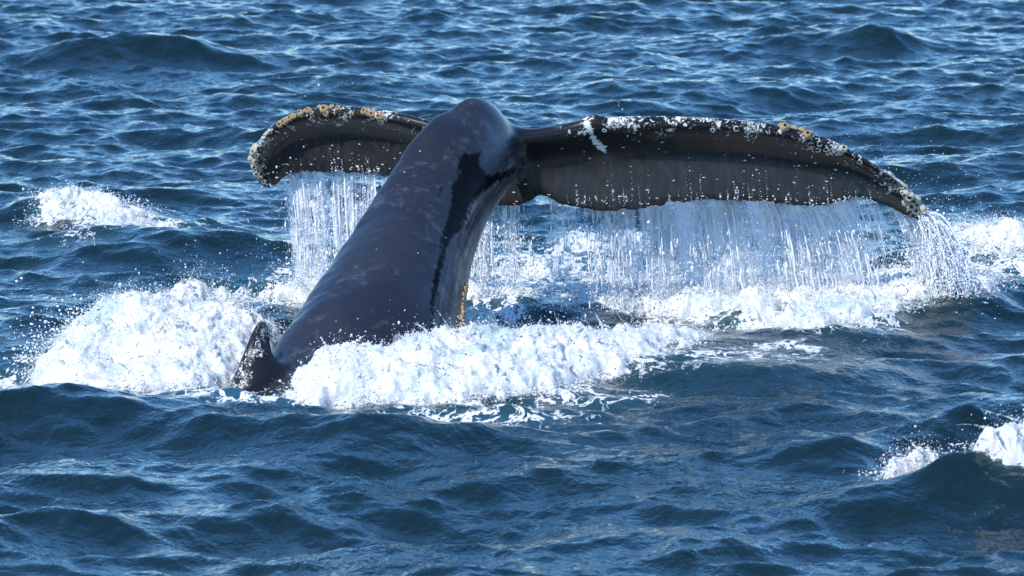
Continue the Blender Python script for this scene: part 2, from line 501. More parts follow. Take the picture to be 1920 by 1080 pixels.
# flukes
right = [  # leading px,py,Y  trailing px,py  hang-back, half thickness
 (915, 225, .82, 975, 380, .16, .15), (985, 239, .76, 1016, 369, .18, .14), (1045, 231, .74, 1050, 383, .18, .105), (1092, 222, .72, 1090, 390, .17, .085),
 (1111, 211, .70, 1108, 393, .17, .085), (1134, 218, .69, 1135, 395, .17, .08), (1200, 217, .66, 1200, 388, .18, .075), (1300, 219, .64, 1290, 374, .18, .07),
 (1400, 226, .63, 1388, 373, .18, .065), (1480, 238, .63, 1468, 380, .17, .06), (1560, 263, .64, 1542, 384, .15, .053), (1622, 296, .67, 1598, 369, .12, .046),
 (1672, 330, .70, 1650, 381, .09, .038), (1712, 366, .73, 1695, 402, .06, .03), (1735, 400, .76, 1727, 414, .03, .02), (1742, 416, .78, 1739, 419, .01, .008)]
left = [
 (990, 242, 1.0, 1016, 368, .10, .09), (930, 236, 1.06, 975, 386, .12, .09), (870, 231, 1.12, 905, 380, .14, .085), (805, 224, 1.22, 820, 350, .16, .08),
 (745, 211, 1.34, 742, 333, .17, .075), (690, 203, 1.46, 688, 328, .18, .07), (640, 199, 1.58, 645, 325, .19, .066), (590, 202, 1.68, 606, 323, .19, .062),
 (545, 214, 1.78, 572, 322, .18, .058), (508, 236, 1.86, 548, 326, .17, .052), (484, 264, 1.92, 535, 332, .15, .046), (471, 294, 1.96, 527, 338, .12, .04),
 (475, 321, 1.98, 521, 344, .09, .033), (491, 341, 1.99, 514, 349, .05, .022), (505, 351, 2.0, 508, 352, .01, .008)]
TRAIL = {}
def fluke(rows, part, n):
    if part == 1: rows = [(a, b, c + .45 * min(1, max(0, (a - 960) / 700)), d, e, h, t) for a, b, c, d, e, h, t in rows]
    LEs = spline([np.append(P(a, b, c), [h, t]) for a, b, c, d, e, h, t in rows], n)
    TEs = spline([P(d, e, c + h) for a, b, c, d, e, h, t in rows], n)
    sp_t = unit(np.gradient((LEs[:, :3] + TEs) / 2, axis=0))
    m = 44; S = (1 - np.cos(np.linspace(0, np.pi, m))) / 2
    # uneven, slightly notched trailing edge
    q = np.linspace(0, 1, n)
    wav = fbm(np.stack([q * 26 + part * 7, np.zeros(n), np.zeros(n)], 1), 3) * 0.022 * np.sin(q * np.pi)
    TEs[:, 2] += wav; TRAIL[part] = TEs.copy()
    rings = []
    for i in range(n):
        a = LEs[i, :3]; b = TEs[i]; h = LEs[i, 3]; t = LEs[i, 4]
        c = a + (b - a) * S[:, None]
        c[:, 1] = a[1] + .42 * h * sstep(.08, .46, S) - .16 * h * sstep(.5, 1., S)
        ct = unit(np.gradient(c, axis=0)); nr = unit(np.cross(ct, sp_t[i]))
        nr = nr * np.where(nr[:, 1:2] > 0, -1, 1)
        hw = t * 1.75 * np.sqrt(S) * (1 - S) ** 1.1 + .009 * np.minimum(1, np.minimum(S * 12, (1 - S) * 12)) * min(1, t / .03)
        fr = c + nr * (hw * (.32 + .55 * (1 - sstep(.04, .26, S))))[:, None]; bk = c - nr * hw[:, None] * 1.35
        ring = np.concatenate([fr, bk[-2:0:-1]]); rings.append(ring)
        for j in range(len(ring)):
            jj = j if j < m else 2 * m - 2 - j
            samples.append((*ring[j], part, i / (n - 1), S[jj], float(np.linalg.norm(ring[j] - a))))
    add_piece(np.array(rings))
fluke(right, 1, 130)
fluke(left, 2, 110)

def fuse():
    bm = bmesh.new()
    for V, Fq, n, m in body_parts:
        vs = [bm.verts.new(v) for v in V]
        for f in Fq: bm.faces.new([vs[i] for i in f])
        for k in range(m):
            bm.faces.new([vs[n * m], vs[(k + 1) % m], vs[k]])
            bm.faces.new([vs[n * m + 1], vs[(n - 1) * m + k], vs[(n - 1) * m + (k + 1) % m]])
    bmesh.ops.recalc_face_normals(bm, faces=bm.faces)
    me = bpy.data.meshes.new("tmp"); bm.to_mesh(me); bm.free()
    o = bpy.data.objects.new("tmp", me); col.objects.link(o)
    md = o.modifiers.new("r", 'REMESH'); md.mode = 'VOXEL'; md.voxel_size = 0.0085; md.adaptivity = 0
    sm = o.modifiers.new("s", 'SMOOTH'); sm.factor = 0.5; sm.iterations = 7
    dg = bpy.context.evaluated_depsgraph_get()
    out = bpy.data.meshes.new_from_object(o.evaluated_get(dg))
    bpy.data.objects.remove(o); bpy.data.meshes.remove(me)
    return out
body_me = fuse()
body_me.name = "body"
nv = len(body_me.vertices)
BV = np.zeros(nv * 3, np.float32); body_me.vertices.foreach_get("co", BV); BV = BV.reshape(-1, 3).astype(float)
BN = np.zeros(nv * 3, np.float32); body_me.vertices.foreach_get("normal", BN); BN = BN.reshape(-1, 3).astype(float)

# round the joint between the stock and the near fluke
c0 = P(985, 318, .80)
ne = len(body_me.edges); ED = np.zeros(ne * 2, np.int32); body_me.edges.foreach_get("vertices", ED); ED = ED.reshape(-1, 2)
deg = np.bincount(ED.ravel(), minlength=nv).astype(float)[:, None]
jw = np.zeros(nv)
for q, rad in ((P(980, 300, .72), .30), (P(968, 245, .78), .20), (P(800, 260, 1.15), .14), (P(505, 690, -1.55), .14)):
    jw = np.maximum(jw, np.exp(-(np.linalg.norm(BV - q, axis=1) / rad) ** 2))
jw = (jw * .9)[:, None]
for _ in range(140):
    acc = np.zeros_like(BV)
    for a_ in range(3):
        acc[:, a_] = np.bincount(ED[:, 0], BV[ED[:, 1], a_], nv) + np.bincount(ED[:, 1], BV[ED[:, 0], a_], nv)
    BV = BV * (1 - jw) + acc / deg * jw
body_me.vertices.foreach_set("co", BV.astype(np.float32).ravel()); body_me.update()
kd = KDTree(len(samples))
for i, s_ in enumerate(samples): kd.insert(s_[:3], i)
kd.balance()
SA = np.array(samples)
idx = np.array([kd.find(v)[1] for v in BV])
part, pa, pb, le = SA[idx, 3], SA[idx, 4], SA[idx, 5], SA[idx, 6]

# coordinates on the skin in the photograph's units, used to lay out the stains of the near flank
den = (BV[:, 1] - CAM_Y) * math.cos(PITCH) - (BV[:, 2] - CAM_Z) * math.sin(PITCH)
upv = (BV[:, 1] - CAM_Y) * math.sin(PITCH) + (BV[:, 2] - CAM_Z) * math.cos(PITCH)
SX = 960 + FPX * BV[:, 0] / den; SY = 540 - FPX * upv / den
def poly_sd(poly, x, y):
    """signed distance to a polygon, negative inside"""
    p = np.array(poly, float); d = np.full(len(x), 1e9); ins = np.zeros(len(x), bool)
    for i in range(len(p)):
        a, b = p[i], p[(i + 1) % len(p)]; e = b - a
        t = np.clip(((x - a[0]) * e[0] + (y - a[1]) * e[1]) / (e @ e), 0, 1)
        d = np.minimum(d, np.hypot(x - a[0] - t * e[0], y - a[1] - t * e[1]))
        c = ((a[1] <= y) & (b[1] > y)) | ((b[1] <= y) & (a[1] > y))
        xi = a[0] + (y - a[1]) / (e[1] if abs(e[1]) > 1e-9 else 1e-9) * e[0]
        ins ^= c & (x < xi)
    return np.where(ins, -d, d)
def line_d(line, x, y):
    p = np.array(line, float); d = np.full(len(x), 1e9)
    for i in range(len(p) - 1):
        a, b = p[i], p[i + 1]; e = b - a
        t = np.clip(((x - a[0]) * e[0] + (y - a[1]) * e[1]) / (e @ e), 0, 1)
        d = np.minimum(d, np.hypot(x - a[0] - t * e[0], y - a[1] - t * e[1]))
    return d
near = BN[:, 1] < 0.25
wetpoly = [(853, 292), (868, 284), (905, 283), (903, 302), (915, 322), (940, 322), (965, 312), (990, 300), (985, 312), (960, 330),
           (930, 348), (903, 366), (886, 385), (877, 408), (868, 432), (855, 442), (842, 470), (828, 520), (817, 580), (816, 628),
           (799, 628), (803, 560), (814, 500), (825, 450), (836, 402), (845, 345), (858, 320)]
wet = np.where(near & (part < .5), -poly_sd(wetpoly, SX, SY) / 20.0, -3.0)
wet2 = np.where(near & (part < .5), -poly_sd([(822, 345), (830, 338), (833, 350), (827, 370), (822, 366)], SX, SY) / 20.0, -3.0)
wet = np.clip(np.maximum(wet, wet2), -1, 1)
scar = np.where(near & (part == 1), line_d([(1097, 222), (1103, 235), (1110, 252), (1117, 266), (1133, 282)], SX, SY), 99)
scar = np.clip(1 - scar / 9, -1, 1)
spot = np.where(near & (part < .5), 1 - np.hypot((SX - 746) / 11., (SY - 637) / 14.), -1.)
vent = np.where(part < .5, np.clip(1 - np.abs(pb - .5) / .25, 0, 1), 0) * (pb < .56)
face = np.where((part == 1) | (part == 2), pb, 0.0)
for an, av in (("part", part), ("along", pa), ("across", pb), ("edge", np.minimum(le, 2.0)), ("wet", wet), ("scar", scar), ("ventral", vent), ("face", face), ("spot", np.clip(spot, -1, 1))):
    at = body_me.attributes.new(an, 'FLOAT', 'POINT'); at.data.foreach_set("value", av.astype(np.float32))

def mat_skin():
    w = NT("whale_skin")
    pos = w.n("NewGeometry").outputs["Position"]
    A = {k: w.attr(k) for k in ("part", "along", "across", "edge", "wet", "scar", "ventral", "face", "spot")}
    isfl = w.ramp(A["part"], 0.4, 0.6)
    flank = w.math('SUBTRACT', 1.0, isfl)
    # base skin: slate, with browner clouds and paler worn mottling
    c = w.mix(w.ramp(w.noise(pos, 2.2, 4, 0.6), 0.42, 0.66), (0.0145, 0.0145, 0.0195, 1), (0.0195, 0.019, 0.0225, 1))
    mott = w.ramp(w.noise(pos, 13, 6, 0.75), 0.50, 0.66)
    zone = w.ramp(w.noise(pos, 3.2, 3, 0.6), 0.44, 0.60)
    c = w.mix(w.math('MULTIPLY', w.math('MULTIPLY', mott, zone), w.math('MULTIPLY', flank, 0.75)), c, (0.062, 0.060, 0.066, 1))
    # the under side of the flukes is browner black and scuffed along the flow; edge shade and sunlit lower face painted in
    fpos = w.mapv(pos, (1.5, 1.0, 0.42), (0, -0.5, 0))
    scuff_sunlit = w.math('ADD', 0.22, w.math('MULTIPLY', w.ramp(w.noise(fpos, 26, 5, 0.7), 0.40, 0.74), 0.55))
    fc = w.mix(w.math('MULTIPLY', scuff_sunlit, w.ramp(A["face"], 0.30, 0.50)), (0.009, 0.008, 0.008, 1), (0.044, 0.041, 0.041, 1))
    c = w.mix(isfl, c, fc)
    # ventral keel: pale streaks that run along the stock
    cb = w.n("CombineXYZ"); w.set(cb, 0, w.math('MULTIPLY', A["along"], 7.0)); w.set(cb, 1, w.math('MULTIPLY', A["across"], 85.0))
    vs = w.ramp(w.noise(cb.outputs[0], 1.0, 5, 0.65, 0.4), 0.45, 0.75)
    c = w.mix(w.math('MULTIPLY', vs, w.ramp(A["ventral"], 0.05, 0.4)), c, (0.25, 0.245, 0.25, 1))
    c = w.mix(w.math('MULTIPLY', w.ramp(w.math('ADD', A["spot"], w.math('MULTIPLY', w.math('SUBTRACT', w.noise(pos, 40, 3, 0.6), 0.5), 0.8)), 0.0, 0.25), 0.8), c, (0.22, 0.21, 0.23, 1))
    # wet film, with the dark sea it mirrors painted in as black
    cw = w.n("CombineXYZ"); w.set(cw, 0, w.math('MULTIPLY', A["along"], 16.0)); w.set(cw, 1, w.math('MULTIPLY', A["across"], 90.0))
    wn_ = w.math('ADD', w.math('MULTIPLY', w.noise(cw.outputs[0], 1.0, 4, 0.6, 0.3), 0.6), w.math('MULTIPLY', w.noise(pos, 30, 5, 0.65), 0.4))
    wetm = w.ramp(w.math('ADD', A["wet"], w.math('MULTIPLY', w.math('SUBTRACT', wn_, 0.55), 2.4)), -0.12, 0.26)
    wetm = w.math('MULTIPLY', wetm, flank)
    c = w.mix(wetm, c, (0.0045, 0.0045, 0.005, 1))
    # white scars and barnacle marks along the leading edges
    spk = w.noise(pos, 52, 5, 0.75)
    patchy = w.noise(pos, 7.5, 3, 0.6)
    edge_near = w.ramp(A["edge"], 0.06, 0.19, 1.0, 0.0)
    thr = w.math('SUBTRACT', 0.84, w.math('ADD', w.math('MULTIPLY', edge_near, 0.35), w.math('MULTIPLY', w.math('SUBTRACT', patchy, 0.55), 1.0)))
    cutl = w.ramp(w.math('ABSOLUTE', w.math('SUBTRACT', w.noise(pos, 26, 4, 0.65, 1.2), 0.5)), 0.015, 0.055)
    white = w.math('MULTIPLY', w.math('MULTIPLY', w.ramp(w.math('SUBTRACT', spk, thr), 0.0, 0.05), isfl), cutl)
    out_span = w.math('MAXIMUM', w.ramp(A["along"], 0.10, 0.24), w.ramp(A["part"], 2.4, 2.6))
    white = w.math('MULTIPLY', white, w.math('MULTIPLY', w.ramp(A["edge"], 0.13, 0.24, 1.0, 0.0), out_span))
    def rings(scale, r, wd, chance, far, seed):
        vp = w.n("VectorMath", operation='ADD'); w.set(vp, 0, pos); w.set(vp, 1, (seed, seed * .7, seed * .3))
        vo = w.n("TexVoronoi", i_Scale=scale); w.set(vo, "Vector", vp.outputs[0])
        ring = w.ramp(w.math('ABSOLUTE', w.math('SUBTRACT', vo.outputs[0], r)), wd * 0.5, wd, 1.0, 0.0)
        sp = w.n("SeparateColor"); w.set(sp, 0, vo.outputs[1])
        on = w.math('LESS_THAN', sp.outputs[0], chance)
        brk = w.ramp(w.noise(pos, 30, 1, 0.5), 0.46, 0.52)
        return w.math('MULTIPLY', w.math('MULTIPLY', ring, on), w.math('MULTIPLY', brk, w.math('MULTIPLY', w.ramp(A["edge"], far * .7, far, 1.0, 0.0), isfl)))
    white = w.math('MAXIMUM', white, w.math('MULTIPLY', rings(22.0, .32, .08, .40, .12, 3.1), out_span))
    # short dashes over the face
    dp = w.mapv(pos, (0.8, 1.0, 2.6), (0, 0.35, 0))
    dn = w.n("TexVoronoi", i_Scale=21.0); w.set(dn, "Vector", dp)
    sp2 = w.n("SeparateColor"); w.set(sp2, 0, dn.outputs[1])
    dash = w.math('MULTIPLY', w.ramp(dn.outputs[0], 0.10, 0.24, 1.0, 0.0), w.math('LESS_THAN', sp2.outputs[0], w.ramp(w.noise(pos, 4.0, 2, 0.5), 0.42, 0.66, 0.10, 0.80)))
    white = w.math('MAXIMUM', white, w.math('MULTIPLY', w.math('MULTIPLY', dash, isfl), w.math('MULTIPLY', w.ramp(A["face"], 0.15, 0.35), 0.8)))
    sc = w.ramp(w.math('ADD', A["scar"], w.math('MULTIPLY', w.math('SUBTRACT', w.noise(w.mapv(pos, (.5, 1, 1.4)), 48, 4, 0.7), 0.5), 3.0)), 0.32, 0.50)
    white = w.math('MAXIMUM', white, sc)
    # small flecks on the flank
    fv = w.n("TexVoronoi", i_Scale=14.0); w.set(fv, "Vector", pos)
    sp3 = w.n("SeparateColor"); w.set(sp3, 0, fv.outputs[1])
    fleck = w.math('MULTIPLY', w.ramp(fv.outputs[0], 0.05, 0.09, 1.0, 0.0), w.math('LESS_THAN', sp3.outputs[0], 0.25))
    white = w.math('MAXIMUM', white, w.math('MULTIPLY', w.math('MULTIPLY', fleck, flank), 0.5))
    wc = w.mix(w.noise(pos, 30, 3, 0.6), (0.62, 0.60, 0.52, 1), (0.80, 0.80, 0.76, 1))
    white = w.math('MULTIPLY', white, w.ramp(A["part"], 2.4, 2.6, 1.0, 0.6))
    white = w.ramp(white, 0.12, 0.8)
    c = w.mix(w.math('MULTIPLY', white, 0.92), c, wc)
    rough = w.math('ADD', 0.24, w.math('MULTIPLY', w.noise(pos, 20, 3, 0.6), 0.16))
    rough = w.math('ADD', w.math('MULTIPLY', rough, w.math('SUBTRACT', 1.0, wetm)), w.math('MULTIPLY', wetm, 0.17))
    p = w.n("BsdfPrincipled", i_Base_Color=c, i_Roughness=rough, i_IOR=1.42)
    w.set(p, "Specular IOR Level", w.math('SUBTRACT', 0.42, w.math('MULTIPLY', wetm, 0.38)))
    hgt = w.math('ADD', w.math('MULTIPLY', w.noise(pos, 28, 4, 0.6), w.math('SUBTRACT', 0.5, w.math('MULTIPLY', isfl, 0.35))), w.math('MULTIPLY', white, 0.7))
    hgt = w.math('ADD', hgt, w.math('MULTIPLY', w.math('MULTIPLY', vs, A["ventral"]), 0.5))
    w.set(p, "Normal", w.bump(hgt, 0.5, 0.008))
    return w.done(p)
SKIN = mat_skin()
body_me.materials.append(SKIN)
body_me.polygons.foreach_set("use_smooth", np.ones(len(body_me.polygons), bool))

whale = bpy.data.objects.new("humpback_whale", None)
whale.location = (0, 0, 0); whale.empty_display_size = 0.3
col.objects.link(whale)
whale["label"] = "dark humpback whale diving, its tail stock and barnacled flukes raised above the white water"
whale["category"] = "whale"
body = link("body", body_me, whale)
bvh = BVHTree.FromPolygons([Vector(v) for v in BV], [tuple(p.vertices) for p in body_me.polygons])

# barnacles: ribbed cones with an open crater, on the flukes and the keel
def barnacle_mesh(seed, mat):
    r = np.random.default_rng(seed); n = 14
    prof = [(1.0, -.25), (1.0, .05), (.93, .42), (.72, .78), (.52, .88), (.38, .70), (.30, .45)]
    V = []
    jit = 1 + .10 * r.normal(size=n)
    for k, (rr, z) in enumerate(prof):
        for j in range(n):
            a = 2 * math.pi * j / n
            rib = 1 + (.10 if j % 2 else -.06) * (1 if k < 5 else .3)
            V.append((rr * rib * jit[j] * math.cos(a), rr * rib * jit[j] * math.sin(a), z * (1 + .12 * r.normal() * (k > 2))))
    V.append((0, 0, .40)); m = len(prof)
    bm = bmesh.new(); vs = [bm.verts.new(v) for v in V]
    for k in range(m - 1):
        for j in range(n): bm.faces.new([vs[k*n+j], vs[k*n+(j+1)%n], vs[(k+1)*n+(j+1)%n], vs[(k+1)*n+j]])
    for j in range(n): bm.faces.new([vs[(m-1)*n+j], vs[(m-1)*n+(j+1)%n], vs[-1]])
    me = bpy.data.meshes.new("barnacle"); bm.to_mesh(me); bm.free(); me.materials.append(mat)
    me.polygons.foreach_set("use_smooth", np.ones(len(me.polygons), bool))
    return me
def mat_barnacle(name, a, b):
    w = NT(name)
    pos = w.n("TexCoord").outputs["Object"]
    r2 = w.n("VectorMath", operation='LENGTH'); w.set(r2, 0, w.mapv(pos, (1, 1, 0)))
    c = w.mix(w.noise(pos, 4, 4, 0.7), a, b)
    c = w.mix(w.ramp(r2.outputs["Value"], 0.34, 0.46, 1.0, 0.0), c, (0.17, 0.085, 0.05, 1))   # the animal inside the crater
    p = w.n("BsdfPrincipled", i_Base_Color=c, i_Roughness=0.55)
    w.set(p, "Normal", w.bump(w.noise(pos, 9, 4, 0.7), 0.6, 0.15))
    return w.done(p)
B_TAN = mat_barnacle("barnacle_tan", (0.45, 0.26, 0.11, 1), (0.66, 0.50, 0.28, 1))
B_PALE = mat_barnacle("barnacle_pale", (0.55, 0.47, 0.32, 1), (0.78, 0.73, 0.60, 1))
bar_tan = [barnacle_mesh(i, B_TAN) for i in range(3)]
bar_pale = [barnacle_mesh(10 + i, B_PALE) for i in range(3)]
CAM = Vector((0, CAM_Y, CAM_Z))
def on_skin(px, py, Y):
    """the place on the skin that the photograph shows at (px, py), else the nearest skin"""
    t = Vector(P(px, py, Y)); d = (t - CAM).normalized()
    hit = bvh.ray_cast(CAM, d)
    if hit[0] is None or abs(hit[0].y - Y) > 0.5: hit = bvh.find_nearest(t)
    return hit[0], hit[1]
def barnacle(px, py, Y, r_px, tan_):
    p, n = on_skin(px, py, Y)
    n = (n + Vector((0, -0.15, 0.1))).normalized()
    o = link("barnacle", random.choice(bar_tan if tan_ else bar_pale), whale)
    r = r_px * 1.2 / 350.0
    q = n.to_track_quat('Z', 'Y'); o.rotation_mode = 'QUATERNION'
    from mathutils import Quaternion
    o.rotation_quaternion = q @ Quaternion((0, 0, 1), random.uniform(0, 6.28))
    o.scale = (r, r, r * random.uniform(.75, 1.05)); o.location = p - n * r * 0.02
for px, py, r in [(495, 234, 6), (507, 226, 6.5), (514, 222, 5.5), (524, 215, 6), (533, 213, 5), (538, 212, 4.5), (556, 207, 6.5), (578, 207, 6), (572, 205, 4),
                  (602, 200, 6.5), (609, 205, 7.5), (613, 199, 6), (612, 213, 5.5), (622, 200, 4.5), (630, 198, 6), (640, 197, 6), (634, 203, 5), (585, 212, 4),
                  (684, 209, 6.5), (690, 211, 5), (698, 214, 6), (711, 218, 6), (716, 219, 5), (660, 213, 4), (549, 216, 4)]:
    barnacle(px, py, 1.7, r, True)
for px, py, r in [(471, 274, 6.5), (478, 272, 5.5), (469, 285, 6), (477, 284, 6), (481, 291, 5), (472, 297, 6), (470, 306, 5), (479, 302, 5.5), (477, 313, 5.5),
                  (483, 321, 5), (480, 330, 5.5), (487, 332, 5), (494, 341, 4.5), (486, 312, 4)]:
    barnacle(px, py, 1.95, r, False)
for px, py, r in [(1471, 239, 8), (1478, 235, 6), (1490, 236, 7), (1503, 240, 6.5), (1513, 252, 7.5), (1519, 248, 5), (1465, 236, 5), (1586, 275, 7)]:
    barnacle(px, py, 1.0, r, px < 1580)
for px, py, r in [(1671, 319, 7), (1676, 326, 6), (1689, 334, 6.5), (1700, 339, 7), (1702, 346, 5.5), (1698, 364, 6.5), (1706, 369, 8), (1701, 375, 6), (1724, 370, 8),
                  (1709, 386, 7.5), (1718, 394, 8), (1732, 390, 7.5), (1737, 411, 7), (1693, 360, 4.5), (1726, 380, 5), (1664, 314, 4.5), (1730, 400, 5)]:
    barnacle(px, py, 1.2, r, False)
for px, py, r in [(873, 536, 5), (871, 543, 6), (868, 553, 4), (868, 562, 3.5), (867, 572, 4), (866, 580, 5), (866, 589, 6), (864, 598, 6.5), (868, 605, 6), (863, 611, 6), (864, 620, 6)]:
    barnacle(px, py, -.45, r, True)
#@@WATER
# ------------------------------------------------------------------ white water
ICO_V, ICO_F = None, None
def _ico():
    bm = bmesh.new(); bmesh.ops.create_icosphere(bm, subdivisions=1, radius=1.0)
    v = np.array([x.co[:] for x in bm.verts]); f = np.array([[a.index for a in q.verts] for q in bm.faces]); bm.free()
    return v, f
ICO_V, ICO_F = _ico()
OCT_V = np.array([(1,0,0),(-1,0,0),(0,1,0),(0,-1,0),(0,0,1),(0,0,-1)], float)
OCT_F = np.array([(0,2,4),(2,1,4),(1,3,4),(3,0,4),(2,0,5),(1,2,5),(3,1,5),(0,3,5)])
def beads(pos, rad, stretch=None, axis=None, seed=0):
    """drops of water as one vertex and face list; small ones are octahedra"""
    r = np.random.default_rng(seed); rad = np.minimum(rad, .0075)
    Vs, Fs, off = [], [], 0
    for big in (False, True):
        m = (rad > 0.0055) == big
        if not m.any(): continue
        bv, bf = (ICO_V, ICO_F) if big else (OCT_V, OCT_F)
        n = int(m.sum())
        sc = rad[m][:, None] * (1 + 0.35 * r.normal(size=(n, 3)).clip(-1.5, 1.5))
        if stretch is not None: sc[:, 2] *= stretch[m]
        v = bv[None] * sc[:, None] + pos[m][:, None]
        f = bf[None] + (np.arange(n) * len(bv))[:, None, None] + off
        Vs.append(v.reshape(-1, 3)); Fs.append(f.reshape(-1, 3)); off += n * len(bv)
    return np.concatenate(Vs), np.concatenate(Fs)
def merge(pieces):
    V, F, off = [], [], 0
    for v, f in pieces:
        if f.shape[1] == 4: f = np.concatenate([f[:, [0, 1, 2]], f[:, [0, 2, 3]]])
        V.append(v); F.append(f + off); off += len(v)
    return np.concatenate(V), np.concatenate(F)

def mound(name, blobs, label, rough=0.06, seed=0, spray=2500, spray_h=0.10, edge_beads=1500, lump=5.0, sink=0.5, kind="stuff", res=0.009):
    """heap of broken white water: blobs are (photo x, photo y of the base, rx, ry, height)"""
    B = [(*G(px, py)[:2], rx, ry, h) for px, py, rx, ry, h in blobs]
    x0 = min(b[0] - b[2] * 1.5 for b in B); x1 = max(b[0] + b[2] * 1.5 for b in B)
    y0 = min(b[1] - b[3] * 1.5 for b in B); y1 = max(b[1] + b[3] * 1.5 for b in B)
    xs = np.arange(x0, x1, res); ys = np.arange(y0, y1, res * 1.5)
    X, Y = np.meshgrid(xs, ys); x, y = X.ravel(), Y.ravel()
    q = np.stack([x, y, np.full_like(x, seed * 3.7)], 1)
    wx = x + 0.09 * fbm(q * 3.0, 3); wy = y + 0.16 * fbm(q * 3.0 + 40, 3)
    acc = np.zeros_like(x)
    for cx, cy, rx, ry, h in B:
        d = ((wx - cx) / rx) ** 2 + ((wy - cy) / ry) ** 2
        # steep towards the camera side and the rim, rounded on top
        acc += np.maximum(h * (1.12 * np.exp(-d ** 1.4 * 1.1) - 0.12 * np.minimum(d, 2)), -0.2 * h) ** 1 * np.where(d < 4, 1, 0) if False else np.maximum(h * np.exp(-d ** 1.5), 0) ** 7
    h = acc ** (1 / 7)
    # cauliflower lumps
    bl = billow(q * np.array([lump, lump * .8, 1]) + seed, 4, .55)
    fine = billow(q * np.array([28, 20, 1]) + seed * 2, 3, .6)
    amp = sstep(0.0, 0.10, h)
    hz = h + rough * amp * (bl - 0.7) * (0.45 + 1.2 * h) + 0.007 * amp * fine + .0045 * amp * billow(q * np.array([70, 50, 1]) + seed * 5, 2, .6)
    cut = h - 0.028 + 0.03 * fbm(q * 11 + 5, 3)
    z = sea_z(x, y) * (1 - sink * sstep(0.0, .12, h)) + hz * sstep(-.006, .03, cut) - .035 * (1 - sstep(-.012, .02, cut))
    jit = 0.008 * amp
    xx = x + jit * noise3(np.stack([x * 22, y * 22, z * 22], 1) + 3) * 2
    yy = y + jit * noise3(np.stack([x * 22, y * 22, z * 22], 1) + 31) * 2
    V = np.stack([xx, yy, z], 1)
    Fq = grid_faces(*X.shape)
    keep = (cut[Fq] > -0.012).any(1) & (h[Fq] > 0.004).any(1)
    Fq = Fq[keep]; used = np.unique(Fq); mp = np.full(len(V), -1); mp[used] = np.arange(len(used))
    pieces = [(V[used], mp[Fq])]
    r = np.random.default_rng(100 + seed)
    # spray thrown up from the heap and beads at its ragged rim
    ok = np.where((cut > 0.0) & (h > 0.03))[0]
    if spray:
        i = r.choice(ok, spray); up = r.exponential(spray_h * 0.33, spray)
        pos = V[i] + np.stack([r.normal(0, .03, spray), r.normal(0, .04, spray), up], 1)
        pieces.append(beads(pos, r.gamma(1.8, .0009, spray) + .0007, seed=seed))
    # fingers of water thrown out of the heap
    nj = spray // 90; ok2 = ok[h[ok] > .35 * h.max()] if len(ok) else ok
    if nj and len(ok2):
        i = r.choice(ok2, nj); k = 16; s_ = np.linspace(0, 1, k)[None, :, None]
        vel = np.stack([r.normal(-.02, .05, nj), r.normal(-.01, .05, nj), np.abs(r.normal(.03, .035, nj)) + .012], 1)
        jp = V[i][:, None] + vel[:, None] * s_ * 1.3 - np.array([0, 0, .05]) * s_ ** 2 * r.uniform(.2, 1, nj)[:, None, None]
        jr = (r.gamma(3, .0016, nj)[:, None] + .002) * (1 - .75 * s_[:, :, 0]) * (1 + .35 * r.normal(size=(nj, k))).clip(.4, 1.6)
        pieces.append(beads(jp.reshape(-1, 3), jr.ravel(), seed=seed + 5))
    rim = np.where((np.abs(cut) < 0.012) & (h > 0.006))[0]
    if edge_beads and len(rim):
        i = r.choice(rim, edge_beads)
        pos = V[i].copy(); pos[:, 2] = sea_z(x[i], y[i]) + np.abs(r.normal(0, .025, edge_beads)) + .004
        g = r.normal(0, 1, (edge_beads, 2)); pos[:, 0] += g[:, 0] * .06; pos[:, 1] += g[:, 1] * .07
        pieces.append(beads(pos, r.gamma(1.8, .0013, edge_beads) + .0008, seed=seed + 1))
    v, f = merge(pieces)
    th_ = np.full(len(v), 1.0); gl = np.zeros(len(v)); nu = len(used)
    th_[:nu] = sstep(-.02, .10, cut[used]) * .72 + .0
    crest = fbm(q[used] * np.array([4, 3, 1]) + 77, 3)
    gl[:nu] = sstep(.55, 1.0, h[used] / max(b[4] for b in B)) * sstep(-.1, .35, crest)
    return link(name, mesh_from(name, v, f, FOAM, attrs={"thick": th_, "glassy": gl}), kind=kind, label=label, category="foam")

for a_, k_ in MOUNDS: mound(*a_, **k_)

